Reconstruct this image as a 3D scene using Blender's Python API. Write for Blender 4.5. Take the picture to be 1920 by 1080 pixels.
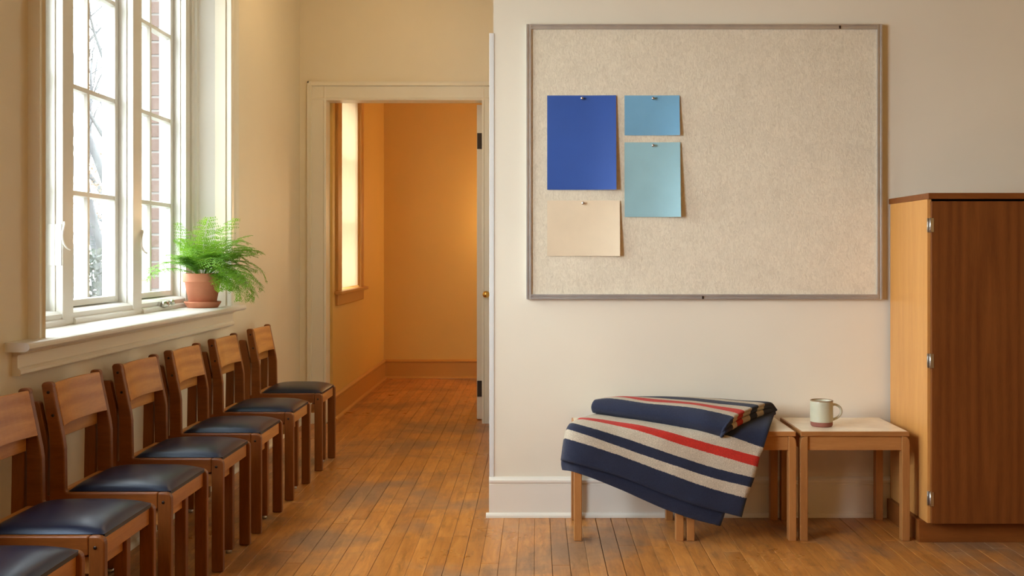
import bpy, bmesh, math, random
from mathutils import Vector
C = bpy.context.scene
COL = C.collection
for o in list(bpy.data.objects):
    bpy.data.objects.remove(o)

# ------------------------------------------------------------------ camera, sky, light, exposure
FPX = 2050.0                      # focal length in pixels of the 1920 px wide frame
VX, VY = 1005.0, 475.0            # where the room's depth lines meet
EYE = 1.26
cd = bpy.data.cameras.new('camera'); cam = bpy.data.objects.new('camera', cd); COL.objects.link(cam)
cam.location = (0, 0, EYE); cam.rotation_euler = (math.pi/2, 0, 0)
cd.sensor_width = 36.0; cd.lens = 36.0*FPX/1920.0
cd.shift_x = -(VX-960)/1920.0; cd.shift_y = -(540-VY)/1920.0
cd.clip_start = 0.05; cd.clip_end = 300
C.camera = cam

DAY = (0.92, 1.0, 1.05)          # overcast daylight against the warm white balance of the picture
SKY = 10.0
world = bpy.data.worlds.new('overcast_sky'); C.world = world; world.use_nodes = True
bg = world.node_tree.nodes['Background']
bg.inputs['Color'].default_value = (DAY[0], DAY[1], DAY[2], 1); bg.inputs['Strength'].default_value = SKY

def portal(name, loc, rot, sx, sy):
    l = bpy.data.lights.new(name, 'AREA'); l.shape = 'RECTANGLE'; l.size = sx; l.size_y = sy
    l.cycles.is_portal = True
    o = bpy.data.objects.new(name, l); COL.objects.link(o); o.location = loc; o.rotation_euler = rot
    return o
def daylight(name, loc, aim, sx, sy, watts, spread):  # area lamp used in place of real daylight
    l = bpy.data.lights.new(name, 'AREA'); l.shape = 'RECTANGLE'; l.size = sx; l.size_y = sy; l.energy = watts
    l.color = (0.84, 0.99, 1.22); l.spread = math.radians(spread)
    o = bpy.data.objects.new(name, l); COL.objects.link(o); o.location = loc
    o.rotation_euler = (Vector(aim)-Vector(loc)).to_track_quat('-Z', 'Y').to_euler()
    return o
# added area lamp standing in for daylight, in the unseen opening beside the viewer
daylight('added_key_lamp', (-1.96, 2.45, 1.66), (1.05, 4.6, 0.78), 1.1, 1.3, 23, 112)
portal('daylight_portal', (-2.22, 4.98, 2.0), (0, -math.pi/2, 0), 2.1, 2.5)

vs = C.view_settings
C.display_settings.display_device = 'sRGB'
vs.view_transform = 'Standard'; vs.look = 'None'; vs.gamma = 1.0; vs.use_curve_mapping = False
vs.exposure = 0.45
C.cycles.max_bounces = 16; C.cycles.diffuse_bounces = 8; C.cycles.glossy_bounces = 4
C.cycles.transparent_max_bounces = 24; C.cycles.sample_clamp_indirect = 8.0
C.cycles.use_denoising = True

# ------------------------------------------------------------------ materials
def new_mat(name):
    m = bpy.data.materials.new(name); m.use_nodes = True
    nt = m.node_tree
    return m, nt, nt.nodes['Principled BSDF']
def N(nt, t, **kw):
    n = nt.nodes.new(t)
    for k, v in kw.items(): setattr(n, k, v)
    return n
def rgb(c): return (c[0], c[1], c[2], 1)
def mixc(nt, fac, a, b, blend='MIX'):
    n = N(nt, 'ShaderNodeMix', data_type='RGBA', blend_type=blend)
    for sock, v in ((n.inputs[0], fac), (n.inputs[6], a), (n.inputs[7], b)):
        if hasattr(v, 'links'): nt.links.new(v, sock)
        elif isinstance(v, (int, float)): sock.default_value = v
        else: sock.default_value = rgb(v)
    return n.outputs[2]
def ramp(nt, fac, stops, interp='LINEAR'):
    r = N(nt, 'ShaderNodeValToRGB'); cr = r.color_ramp; cr.interpolation = interp
    while len(cr.elements) < len(stops): cr.elements.new(0.5)
    for e, (p, c) in zip(cr.elements, stops):
        e.position = p; e.color = rgb(c) if not isinstance(c, (int, float)) else (c, c, c, 1)
    nt.links.new(fac, r.inputs[0]); return r.outputs[0]
def coords(nt, scale=(1, 1, 1), jitter=True):
    tc = N(nt, 'ShaderNodeTexCoord'); out = tc.outputs['Object']
    if jitter:
        oi = N(nt, 'ShaderNodeObjectInfo'); mu = N(nt, 'ShaderNodeVectorMath', operation='MULTIPLY_ADD')
        nt.links.new(oi.outputs['Random'], mu.inputs[0]); mu.inputs[1].default_value = (37.0, 53.0, 71.0)
        nt.links.new(out, mu.inputs[2]); out = mu.outputs[0]
    mp = N(nt, 'ShaderNodeMapping'); mp.inputs['Scale'].default_value = scale
    nt.links.new(out, mp.inputs['Vector']); return mp.outputs[0]
def noise(nt, vec, scale, detail=4, rough=0.55, dist=0.0):
    n = N(nt, 'ShaderNodeTexNoise'); n.inputs['Scale'].default_value = scale
    n.inputs['Detail'].default_value = detail; n.inputs['Roughness'].default_value = rough
    n.inputs['Distortion'].default_value = dist
    nt.links.new(vec, n.inputs['Vector']); return n.outputs['Fac']
def bump(nt, bsdf, height, strength=0.2, dist=0.01):
    b = N(nt, 'ShaderNodeBump'); b.inputs['Strength'].default_value = strength; b.inputs['Distance'].default_value = dist
    nt.links.new(height, b.inputs['Height']); nt.links.new(b.outputs[0], bsdf.inputs['Normal'])

def paint(name, c, rough=0.55, mottle=0.05, grain=60, bstr=0.08):
    m, nt, b = new_mat(name)
    v = coords(nt, jitter=False)
    a = noise(nt, v, 1.3, 4); f = noise(nt, v, grain, 3)
    dark = tuple(x*(1-mottle*1.6) for x in c); lite = tuple(min(1, x*(1+mottle*.6)) for x in c)
    nt.links.new(ramp(nt, a, [(0.3, dark), (0.7, lite)]), b.inputs['Base Color'])
    b.inputs['Roughness'].default_value = rough
    bump(nt, b, f, bstr, 0.002)
    return m
def wood(name, light, dark, axis, rough=0.35, stretch=9.0, scale=7.0, rings=0.0, spec=0.35, var=0.18, centre=(0, 0, 0), ring_scale=9.0):
    m, nt, b = new_mat(name)
    sc = [stretch, stretch, stretch]; sc[axis] = 1.0
    v = coords(nt, tuple(sc))
    a = noise(nt, v, scale*.35, 5, 0.6, 0.6)
    fine = noise(nt, v, scale*3.2, 6, 0.7, 0.3)
    fac = N(nt, 'ShaderNodeMath', operation='MULTIPLY_ADD'); nt.links.new(a, fac.inputs[0]); fac.inputs[1].default_value = 0.6
    hf = N(nt, 'ShaderNodeMath', operation='MULTIPLY'); nt.links.new(fine, hf.inputs[0]); hf.inputs[1].default_value = 0.4
    nt.links.new(hf.outputs[0], fac.inputs[2]); f = fac.outputs[0]
    if rings:
        mp2 = N(nt, 'ShaderNodeMapping'); tc2 = N(nt, 'ShaderNodeTexCoord'); nt.links.new(tc2.outputs['Object'], mp2.inputs['Vector'])
        sq = [1.0, 1.0, 1.0]; sq[axis] = 0.055; mp2.inputs['Scale'].default_value = sq; mp2.inputs['Location'].default_value = centre
        w = N(nt, 'ShaderNodeTexWave', wave_type='RINGS', rings_direction='SPHERICAL', wave_profile='SIN')
        w.inputs['Scale'].default_value = ring_scale; w.inputs['Distortion'].default_value = 5.0
        w.inputs['Detail'].default_value = 4; w.inputs['Detail Scale'].default_value = 1.6; w.inputs['Detail Roughness'].default_value = 0.6
        nt.links.new(mp2.outputs[0], w.inputs['Vector'])
        mx = N(nt, 'ShaderNodeMix', data_type='FLOAT'); mx.inputs[0].default_value = rings
        nt.links.new(f, mx.inputs[2]); nt.links.new(w.outputs['Fac'], mx.inputs[3]); f = mx.outputs[0]
    col = ramp(nt, f, [(0.30, dark), (0.70, light)])
    oi = N(nt, 'ShaderNodeObjectInfo')
    val = ramp(nt, oi.outputs['Random'], [(0, 1-var), (1, 1.0)])
    nt.links.new(mixc(nt, 1.0, col, val, 'MULTIPLY'), b.inputs['Base Color'])
    b.inputs['Roughness'].default_value = rough
    b.inputs['Specular IOR Level'].default_value = spec
    bump(nt, b, fine, 0.12, 0.002)
    return m
def plain(name, c, rough=0.5, metal=0.0, coat=0.0, bscale=0, bstr=0.1):
    m, nt, b = new_mat(name)
    v = coords(nt)
    a = noise(nt, v, 14, 4)
    nt.links.new(ramp(nt, a, [(0.25, tuple(x*.88 for x in c)), (0.75, tuple(min(1, x*1.06) for x in c))]), b.inputs['Base Color'])
    b.inputs['Roughness'].default_value = rough; b.inputs['Metallic'].default_value = metal
    b.inputs['Coat Weight'].default_value = coat
    if bscale: bump(nt, b, noise(nt, v, bscale, 4), bstr, 0.002)
    return m

M = {}
M['wall'] = paint('cream_wall_paint', (0.79, 0.722, 0.57), 0.5, 0.03)
M['ceiling'] = paint('ceiling_paint', (0.48, 0.38, 0.21), 0.7, 0.03)
M['tan'] = paint('tan_wall_paint', (0.40, 0.28, 0.12), 0.6, 0.03)
M['trim'] = paint('off_white_gloss_trim', (0.78, 0.74, 0.63), 0.32, 0.02, 25, 0.04)
M['frame'] = paint('window_paint', (0.72, 0.715, 0.67), 0.3, 0.02, 25, 0.04)
M['hall'] = paint('ochre_hallway_paint', (0.68, 0.43, 0.115), 0.5, 0.03)
M['hall_trim'] = paint('ochre_hallway_trim', (0.52, 0.25, 0.05), 0.35, 0.02, 25, 0.04)
CL, CDK = (0.30, 0.098, 0.018), (0.16, 0.043, 0.007)  # dark oak tones: shade on side frames and legs put into the colour
M['chair_x'] = wood('chair_oak_x_shaded', CL, CDK, 0, 0.38)
M['chair_y'] = wood('chair_oak_y_lit', (0.70, 0.33, 0.092), (0.43, 0.16, 0.035), 1, 0.34, rings=0.22, centre=(.21, 0, -.70), ring_scale=7.0)  # same oak lightened: light on rails and backrests put into the colour
M['chair_z'] = wood('chair_oak_z_shaded', CL, CDK, 2, 0.38)
SL, SD = (0.50, 0.225, 0.066), (0.35, 0.135, 0.034)
M['stool_x'] = wood('stool_beech_x', SL, SD, 0, 0.4)
M['stool_y'] = wood('stool_beech_y', SL, SD, 1, 0.4)
M['stool_z'] = wood('stool_beech_z', SL, SD, 2, 0.4)
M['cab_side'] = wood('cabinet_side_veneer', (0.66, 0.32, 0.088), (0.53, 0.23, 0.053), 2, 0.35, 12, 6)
M['cab_door'] = wood('cabinet_door_shaded_veneer', (0.235, 0.072, 0.012), (0.13, 0.032, 0.004), 2, 0.45, 12, 6, rings=0.15, centre=(.245, .28, -.030), ring_scale=7.0)  # darker than the side veneer: the dim front's shade is in the colour
M['cab_x'] = wood('cabinet_edge_veneer', (0.25, 0.078, 0.013), (0.16, 0.042, 0.006), 0, 0.45)
M['laminate'] = plain('cream_laminate', (0.88, 0.76, 0.55), 0.26)
M['vinyl'] = plain('navy_vinyl', (0.009, 0.0125, 0.030), 0.30, bscale=120, bstr=0.05)
M['vinyl'].node_tree.nodes['Principled BSDF'].inputs['Specular IOR Level'].default_value = 0.27
M['vinyl'].node_tree.nodes['Principled BSDF'].inputs['Specular Tint'].default_value = (0.72, 0.84, 1.0, 1)
M['bolt'] = plain('dark_bolt', (0.03, 0.018, 0.012), 0.4, 0.5)
M['steel'] = plain('brushed_steel', (0.62, 0.60, 0.56), 0.3, 1.0)
M['alu'] = plain('aluminium_rail', (0.46, 0.44, 0.41), 0.36, 0.55)
M['brass'] = plain('polished_brass', (0.83, 0.55, 0.16), 0.18, 1.0)
M['iron'] = plain('dark_hinge_iron', (0.045, 0.028, 0.016), 0.5, 0.4)
M['white_plastic'] = plain('white_enamel', (0.82, 0.81, 0.77), 0.3)
M['terracotta'] = plain('terracotta', (0.52, 0.19, 0.10), 0.75, bscale=50, bstr=0.15)
M['soil'] = plain('potting_soil', (0.06, 0.035, 0.02), 0.95, bscale=60, bstr=0.8)
M['glaze'] = plain('cream_glaze', (0.50, 0.475, 0.335), 0.28, coat=0.2)
M['rim'] = plain('brown_bare_rim', (0.27, 0.17, 0.085), 0.5)
M['clay'] = plain('bare_red_clay', (0.26, 0.085, 0.055), 0.7)
M['brick'] = plain('red_brick', (0.105, 0.058, 0.046), 0.85, bscale=80, bstr=0.3)
M['mortar'] = plain('mortar', (0.22, 0.20, 0.19), 0.9)
M['bark'] = plain('pale_bark', (0.085, 0.087, 0.092), 0.9, bscale=40, bstr=0.3)
M['ground'] = plain('pale_winter_grass', (0.16, 0.165, 0.15), 0.95)
M['under'] = plain('dark_subfloor', (0.035, 0.018, 0.008), 0.9)

def paper_mat(name, c):
    m, nt, b = new_mat(name)
    v = coords(nt)
    nt.links.new(ramp(nt, noise(nt, v, 5, 5), [(0.3, tuple(x*.93 for x in c)), (0.7, tuple(min(1, x*1.04) for x in c))]), b.inputs['Base Color'])
    b.inputs['Roughness'].default_value = 0.6
    bump(nt, b, noise(nt, v, 9, 3), 0.12, 0.01)
    return m
def felt_mat():
    m, nt, b = new_mat('cream_pinboard_felt')
    v = coords(nt, jitter=False)
    big = noise(nt, v, 9, 5, 0.6); fib = noise(nt, coords(nt, (1, 1, 0.45), False), 85, 5, 0.65, 1.5)
    col = ramp(nt, fib, [(0.25, (0.63, 0.545, 0.39)), (0.6, (0.80, 0.715, 0.54)), (0.9, (0.85, 0.765, 0.595))])
    nt.links.new(mixc(nt, 1.0, col, ramp(nt, big, [(0.3, 0.93), (0.7, 1.0)]), 'MULTIPLY'), b.inputs['Base Color'])
    b.inputs['Roughness'].default_value = 0.9
    bump(nt, b, fib, 0.38, 0.006)
    return m
M['felt'] = felt_mat()
def floor_mat():
    m, nt, b = new_mat('worn_maple_strip')
    v = coords(nt, (14, 1.2, 14)); g = noise(nt, v, 3.0, 7, 0.65, 0.8)
    tc = N(nt, 'ShaderNodeTexCoord'); pos = tc.outputs['Object']
    wear = noise(nt, pos, 1.7, 6, 0.62, 0.4); spot = noise(nt, pos, 9.0, 4, 0.6, 0.3)
    col = ramp(nt, g, [(0.25, (0.34, 0.12, 0.023)), (0.55, (0.55, 0.225, 0.048)), (0.8, (0.67, 0.31, 0.078))])
    oi = N(nt, 'ShaderNodeObjectInfo')
    col = mixc(nt, 1.0, col, ramp(nt, oi.outputs['Random'], [(0, (0.74, 0.70, 0.64)), (0.5, (0.92, 0.90, 0.87)), (1, (1.0, 1.0, 1.0))]), 'MULTIPLY')
    streak = noise(nt, coords(nt, (9, 2.2, 1), False), 2.1, 7, 0.72, 0.5)
    wf = ramp(nt, wear, [(0.49, 0.0), (0.63, 0.72)])
    col = mixc(nt, wf, col, (0.205, 0.135, 0.085))
    lf = ramp(nt, noise(nt, pos, 3.1, 7, 0.72, 0.2), [(0.55, 0.0), (0.75, 0.5)])
    col = mixc(nt, lf, col, (0.44, 0.27, 0.13))
    sf = ramp(nt, streak, [(0.52, 0.0), (0.72, 0.7)])
    col = mixc(nt, sf, col, (0.10, 0.043, 0.014))
    nt.links.new(col, b.inputs['Base Color'])
    nt.links.new(ramp(nt, wear, [(0.35, 0.27), (0.75, 0.47)]), b.inputs['Roughness'])
    bump(nt, b, g, 0.15, 0.003)
    return m
M['floor'] = floor_mat()
def glass_mat():
    m, nt, b = new_mat('clear_window_glass')
    tr = N(nt, 'ShaderNodeBsdfTransparent'); gl = N(nt, 'ShaderNodeBsdfGlossy'); gl.inputs['Roughness'].default_value = 0.02
    lw = N(nt, 'ShaderNodeLayerWeight'); pw = N(nt, 'ShaderNodeMath', operation='POWER'); nt.links.new(lw.outputs['Facing'], pw.inputs[0]); pw.inputs[1].default_value = 5.0
    fr = N(nt, 'ShaderNodeMath', operation='MULTIPLY_ADD'); nt.links.new(pw.outputs[0], fr.inputs[0]); fr.inputs[1].default_value = 0.6; fr.inputs[2].default_value = 0.03
    mx = N(nt, 'ShaderNodeMixShader'); tr.inputs['Color'].default_value = (0.97, 0.98, 0.97, 1)
    nt.links.new(fr.outputs[0], mx.inputs[0]); nt.links.new(tr.outputs[0], mx.inputs[1]); nt.links.new(gl.outputs[0], mx.inputs[2])
    nt.links.new(mx.outputs[0], nt.nodes['Material Output'].inputs['Surface'])
    return m
M['glass'] = glass_mat()
def translucent(name, c, t, fac, rough=0.6):
    m, nt, b = new_mat(name)
    v = coords(nt)
    col = ramp(nt, noise(nt, v, 9, 4), [(0.25, tuple(x*.75 for x in c)), (0.75, c)])
    nt.links.new(col, b.inputs['Base Color']); b.inputs['Roughness'].default_value = rough
    tl = N(nt, 'ShaderNodeBsdfTranslucent'); tl.inputs['Color'].default_value = rgb(t)
    mx = N(nt, 'ShaderNodeMixShader'); mx.inputs[0].default_value = fac
    nt.links.new(b.outputs[0], mx.inputs[1]); nt.links.new(tl.outputs[0], mx.inputs[2])
    nt.links.new(mx.outputs[0], nt.nodes['Material Output'].inputs['Surface'])
    return m
M['leaf'] = translucent('fern_green', (0.115, 0.30, 0.022), (0.30, 0.54, 0.035), 0.40)
M['stem'] = plain('fern_stem', (0.10, 0.13, 0.03), 0.6)
M['autumn_leaf'] = translucent('dry_leaf', (0.14, 0.105, 0.07), (0.14, 0.10, 0.06), 0.3)
M['hedge_leaf'] = translucent('pale_hedge_leaf', (0.085, 0.092, 0.085), (0.09, 0.10, 0.085), 0.3)
M['blind'] = translucent('amber_roller_blind', (0.80, 0.70, 0.52), (0.66, 0.55, 0.415), 0.75)
NAVY, CREAM, RED = (0.012, 0.0175, 0.045), (0.60, 0.50, 0.36), (0.56, 0.020, 0.005)
def wool(name, cols):
    m, nt, b = new_mat(name)
    uv = N(nt, 'ShaderNodeUVMap', uv_map='UVMap'); sep = N(nt, 'ShaderNodeSeparateXYZ'); nt.links.new(uv.outputs[0], sep.inputs[0])
    v = coords(nt, jitter=False)
    fz = noise(nt, v, 210, 4, 0.7)
    mm = N(nt, 'ShaderNodeMath', operation='MULTIPLY_ADD'); nt.links.new(fz, mm.inputs[0]); mm.inputs[1].default_value = 0.022
    ad = N(nt, 'ShaderNodeMath', operation='SUBTRACT'); nt.links.new(sep.outputs[1], ad.inputs[0]); ad.inputs[1].default_value = 0.011
    nt.links.new(ad.outputs[0], mm.inputs[2])
    n = len(cols)
    col = ramp(nt, mm.outputs[0], [(i/n, c) for i, c in enumerate(cols)], 'CONSTANT')
    sp = ramp(nt, noise(nt, v, 330, 5, 0.75), [(0.3, 0.55), (0.55, 0.95), (0.75, 1.8)])
    nt.links.new(mixc(nt, 1.0, col, sp, 'MULTIPLY'), b.inputs['Base Color'])
    b.inputs['Roughness'].default_value = 0.95
    b.inputs['Sheen Weight'].default_value = 0.06; b.inputs['Sheen Roughness'].default_value = 0.5
    bump(nt, b, noise(nt, v, 190, 5, 0.75), 0.9, 0.006)
    return m

# ------------------------------------------------------------------ mesh helpers
class MB:
    def __init__(s): s.v = []; s.f = []; s.sm = []; s.uv = []
    def add(s, vs_, fs, smooth=False):
        b = len(s.v); s.v += [tuple(p) for p in vs_]
        for f in fs: s.f.append(tuple(b+i for i in f)); s.sm.append(smooth)
        return s
    def box(s, x0, x1, y0, y1, z0, z1):
        x0, x1 = min(x0, x1), max(x0, x1); y0, y1 = min(y0, y1), max(y0, y1); z0, z1 = min(z0, z1), max(z0, z1)
        p = [(x0,y0,z0),(x1,y0,z0),(x1,y1,z0),(x0,y1,z0),(x0,y0,z1),(x1,y0,z1),(x1,y1,z1),(x0,y1,z1)]
        return s.add(p, [(0,3,2,1),(4,5,6,7),(0,1,5,4),(1,2,6,5),(2,3,7,6),(3,0,4,7)])
    def prism(s, poly, axis, a, b):
        """poly: 2-D points in the two other axes (x,y,z order), extruded along axis from a to b"""
        def mk(p, t):
            q = list(p); q.insert(axis, t); return tuple(q)
        n = len(poly)
        area = sum(poly[i][0]*poly[(i+1) % n][1]-poly[(i+1) % n][0]*poly[i][1] for i in range(n))
        if (area < 0) != (axis == 1): poly = poly[::-1]
        vs_ = [mk(p, a) for p in poly]+[mk(p, b) for p in poly]
        fs = [tuple(range(n))[::-1], tuple(range(n, 2*n))]+[(i, (i+1) % n, n+(i+1) % n, n+i) for i in range(n)]
        return s.add(vs_, fs)
    def lathe(s, prof, c, n=40, closed_ends=True):
        vs_ = []; fs = []
        for r, z in prof:
            for k in range(n):
                t = 2*math.pi*k/n; vs_.append((c[0]+r*math.cos(t), c[1]+r*math.sin(t), c[2]+z))
        for i in range(len(prof)-1):
            for k in range(n):
                a = i*n+k; b = i*n+(k+1) % n; fs.append((a, b, b+n, a+n))
        s.add(vs_, fs, True)
        return s
    def tube(s, pts, rad, n=10, cap=True):
        pts = [Vector(p) for p in pts]
        if not isinstance(rad, (list, tuple)): rad = [rad]*len(pts)
        vs_ = []; fs = []
        t0 = (pts[1]-pts[0]).normalized()
        nrm = t0.orthogonal().normalized()
        for i, p in enumerate(pts):
            t = (pts[min(i+1, len(pts)-1)]-pts[max(i-1, 0)]).normalized()
            nrm = (nrm-t*nrm.dot(t)).normalized(); bi = t.cross(nrm)
            for k in range(n):
                a = 2*math.pi*k/n; vs_.append(p+(nrm*math.cos(a)+bi*math.sin(a))*rad[i])
        for i in range(len(pts)-1):
            for k in range(n):
                a = i*n+k; b = i*n+(k+1) % n; fs.append((a, b, b+n, a+n))
        if cap:
            fs.append(tuple(range(n))[::-1]); fs.append(tuple(range((len(pts)-1)*n, len(pts)*n)))
        return s.add(vs_, fs, True)
    def cyl(s, a, b, r, n=16): 
        a, b = Vector(a), Vector(b)
        return s.tube([a, a+(b-a)*.5, b], r, n)
    def build(s, name, mat, parent=None, bevel=0.0, seg=2, solid=0.0, solid_off=0.0, subsurf=0, loc=None):
        off = Vector((0, 0, 0))
        if parent is not None:
            q = parent
            while q is not None: off += q.location; q = q.parent
        if loc is not None: off = Vector((0, 0, 0))
        me = bpy.data.meshes.new(name)
        me.from_pydata([tuple(Vector(p)-off) for p in s.v], [], s.f)
        for p, k in zip(me.polygons, s.sm): p.use_smooth = k
        if s.uv:
            lay = me.uv_layers.new(name='UVMap')
            for l in me.loops: lay.data[l.index].uv = s.uv[l.vertex_index]
        me.materials.append(mat); me.update()
        o = bpy.data.objects.new(name, me); COL.objects.link(o)
        if parent is not None: o.parent = parent
        if loc is not None: o.location = loc
        if solid:
            md = o.modifiers.new('thickness', 'SOLIDIFY'); md.thickness = solid; md.offset = solid_off
        if bevel:
            md = o.modifiers.new('eased_edges', 'BEVEL'); md.width = bevel; md.segments = seg; md.limit_method = 'ANGLE'
        if subsurf:
            md = o.modifiers.new('smooth', 'SUBSURF'); md.levels = subsurf; md.render_levels = subsurf
        return o
def tag(o, label=None, cat=None, group=None, kind=None):
    if label: o['label'] = label
    if cat: o['category'] = cat
    if group: o['group'] = group
    if kind: o['kind'] = kind
    return o
def empty(name, loc, label=None, cat=None, group=None, kind=None):
    o = bpy.data.objects.new(name, None); COL.objects.link(o); o.location = loc; o.empty_display_size = 0.1
    return tag(o, label, cat, group, kind)
def struct(o, label): return tag(o, label, None, None, 'structure')
def copy_tree(o, parent=None):
    c = o.copy(); COL.objects.link(c); c.parent = parent
    for ch in list(o.children): copy_tree(ch, c)
    return c
def W(px, py, d): return Vector(((px-VX)*d/FPX, d, EYE-(py-VY)*d/FPX))     # room point seen at a pixel of the frame, d metres ahead
def dX(px, X): return FPX*X/(px-VX)                                         # how far ahead a point of a side plane lies
def spline(pts, n):
    """Catmull-Rom through a list of Vectors, n steps per span"""
    out = []
    for i in range(len(pts)-1):
        p0 = pts[i-1] if i else pts[0]*2-pts[1]
        p1, p2 = pts[i], pts[i+1]
        p3 = pts[i+2] if i+2 < len(pts) else p2*2-p1
        for k in range(n):
            t = k/n
            out.append(.5*((2*p1)+(p2-p0)*t+(2*p0-5*p1+4*p2-p3)*t*t+(3*p1-p0-3*p2+p3)*t**3))
    out.append(pts[-1].copy()); return out
def patch(rows, nr, nc, wob=0.0, seed=1):
    rr = [spline(r, nc) for r in rows]
    cols = [spline([r[j] for r in rr], nr) for j in range(len(rr[0]))]
    nR, nC = len(cols[0]), len(cols)
    mb = MB(); R = random.Random(seed)
    vs_ = [cols[j][i] for i in range(nR) for j in range(nC)]
    if wob:
        ph = [R.uniform(0, 6.3) for _ in range(6)]
        vs_ = [p+Vector((0, -1, .4)).normalized()*wob*(math.sin(p.x*23+p.z*15+ph[0])+.6*math.sin(p.x*41-p.z*27+ph[1])) for p in vs_]
    fs = [(i*nC+j, i*nC+j+1, (i+1)*nC+j+1, (i+1)*nC+j) for i in range(nR-1) for j in range(nC-1)]
    mb.add(vs_, fs, True)
    mb.uv = [(j/(nC-1), i/(nR-1)) for i in range(nR) for j in range(nC)]
    return mb

# ------------------------------------------------------------------ the room
WL = -1.75            # left wall
WF = 5.24             # wall with the pinboard
WX = -0.2045          # its free corner
WD = 8.10             # wall with the doorway
HB = 11.04            # end wall of the hallway
HL = -1.535           # left wall of the hallway
HR = 0.35
WR, WB, CE = 3.4, -2.2, 3.45
OUT = -2.20           # outer face of the left wall
DL, DR, DT = -1.554, -0.40, 2.393      # doorway
y0o, y1o, z0o, z1o = 3.80, 6.16, 0.93, 3.02   # window opening in the left wall
y2o, y3o = 1.85, 3.10                        # opening of the added unseen window, beside the viewer

# floor
fl = MB().box(OUT, WR+.2, WB-.2, HB+.2, -0.16, -0.016).build('floor', M['under'])
struct(fl, 'worn strip floorboards running away from the viewer through the room and the hallway')
R = random.Random(11)
BW = 0.0725
def plank_box(mb, x0, x1, ya, yb, dz):
    c = 0.0012
    p = [(x0,ya,-.014),(x1,ya,-.014),(x1,yb,-.014),(x0,yb,-.014),
         (x0,ya,dz-c),(x1,ya,dz-c),(x1,yb,dz-c),(x0,yb,dz-c),
         (x0+c,ya+c,dz),(x1-c,ya+c,dz),(x1-c,yb-c,dz),(x0+c,yb-c,dz)]
    f = [(8,9,10,11)]
    for i in range(4):
        j = (i+1) % 4; f += [(i, j, 4+j, 4+i), (4+i, 4+j, 8+j, 8+i)]
    mb.add(p, f)
rest = MB(); nplank = 0
k = 0; x = WL+.004
while x < WR:
    x1 = x+BW-R.choice((.0008, .0010, .0013, .0018, .0030))
    ye = WF if x > WX-.03 else (HB if HL-.05 < x < HR else WD)
    y = WB
    first = 3.55+R.uniform(-.25, .3)
    while y < first-.05:
        yn = min(first, y+R.uniform(1.2, 2.2)); plank_box(rest, x, x1, y, yn-.001, R.uniform(-.0004, .0004)); y = yn
    while y < ye-.02:
        yn = y+R.uniform(.75, 2.1)
        if ye-yn < .35: yn = ye
        if x < 2.45:
            mb = MB(); plank_box(mb, x, x1, y, yn-R.choice((.0006, .001, .002)), R.uniform(-.0005, .0005))
            mb.build('floorboard', M['floor'], fl); nplank += 1
        else: plank_box(rest, x, x1, y, yn-.001, 0)
        y = yn
    x += BW
ro = rest.build('floorboards', M['floor'], fl); ro['kind'] = 'stuff'

struct(MB().box(OUT, WR+.2, WB-.2, WD, CE, CE+.12).build('ceiling', M['ceiling']), 'plain ceiling above the room')
# left wall with its window opening
wl = MB()
for (ya, yb, za, zb) in ((WB, y2o, -.1, CE), (y2o, y3o, -.1, z0o), (y2o, y3o, z1o, CE), (y3o, y0o, -.1, CE), (y1o, WD+.15, -.1, CE), (y0o, y1o, -.1, z0o), (y0o, y1o, z1o, CE)):
    wl.box(OUT+.09, WL, ya, yb, za, zb)
wall_left = struct(wl.build('wall_left', M['wall']), 'cream painted wall on the left with the tall window')
# brick outer leaf beside the opening
mo = MB()
for (ya, yb) in ((y1o+.004, y1o+.6), (y0o-.6, y0o-.004)):
    mo.box(OUT+.004, OUT+.088, ya, yb, 0.6, 3.3)
mo.build('mortar_bed', M['mortar'], wall_left)
bm = MB().box(-.045, .045, -.045, .045, -.0325, .0325)
b0 = None; R = random.Random(5)
for i in range(27):
    z = 0.94+i*.0775
    for (yy, n) in ((y1o+.04, 0), (y1o+.04+.112, 1), (y0o-.04, 0)):
        loc = (OUT+.045+R.uniform(-.001, .001), yy, z)
        if b0 is None: b0 = bm.build('brick', M['brick'], wall_left, bevel=.003, loc=loc)
        else:
            c = b0.copy(); COL.objects.link(c); c.parent = wall_left; c.location = loc
struct(MB().box(WX, WR+.2, WF, WF+.14, -.1, CE).build('wall_front', M['wall']), 'cream wall that carries the pinboard')
struct(MB().box(WX, WX+.14, WF+.14, WD, -.1, CE).build('wall_alcove', M['wall']), 'return of the pinboard wall running back to the doorway')
wd = MB().box(WL, DL-.02, WD, WD+.15, -.1, CE).box(DR+.02, WX+.14, WD, WD+.15, -.1, CE).box(DL-.02, DR+.02, WD, WD+.15, DT+.02, CE)
struct(wd.build('wall_door', M['wall']), 'cream wall around the doorway to the hallway')
struct(MB().box(WR, WR+.15, WB-.15, WF, -.1, CE).build('wall_right', M['tan']), 'tan wall on the right outside the picture')
struct(MB().box(OUT, WR, WB-.15, WB, -.1, CE).build('wall_back', M['tan']), 'tan wall behind the viewer')
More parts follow.
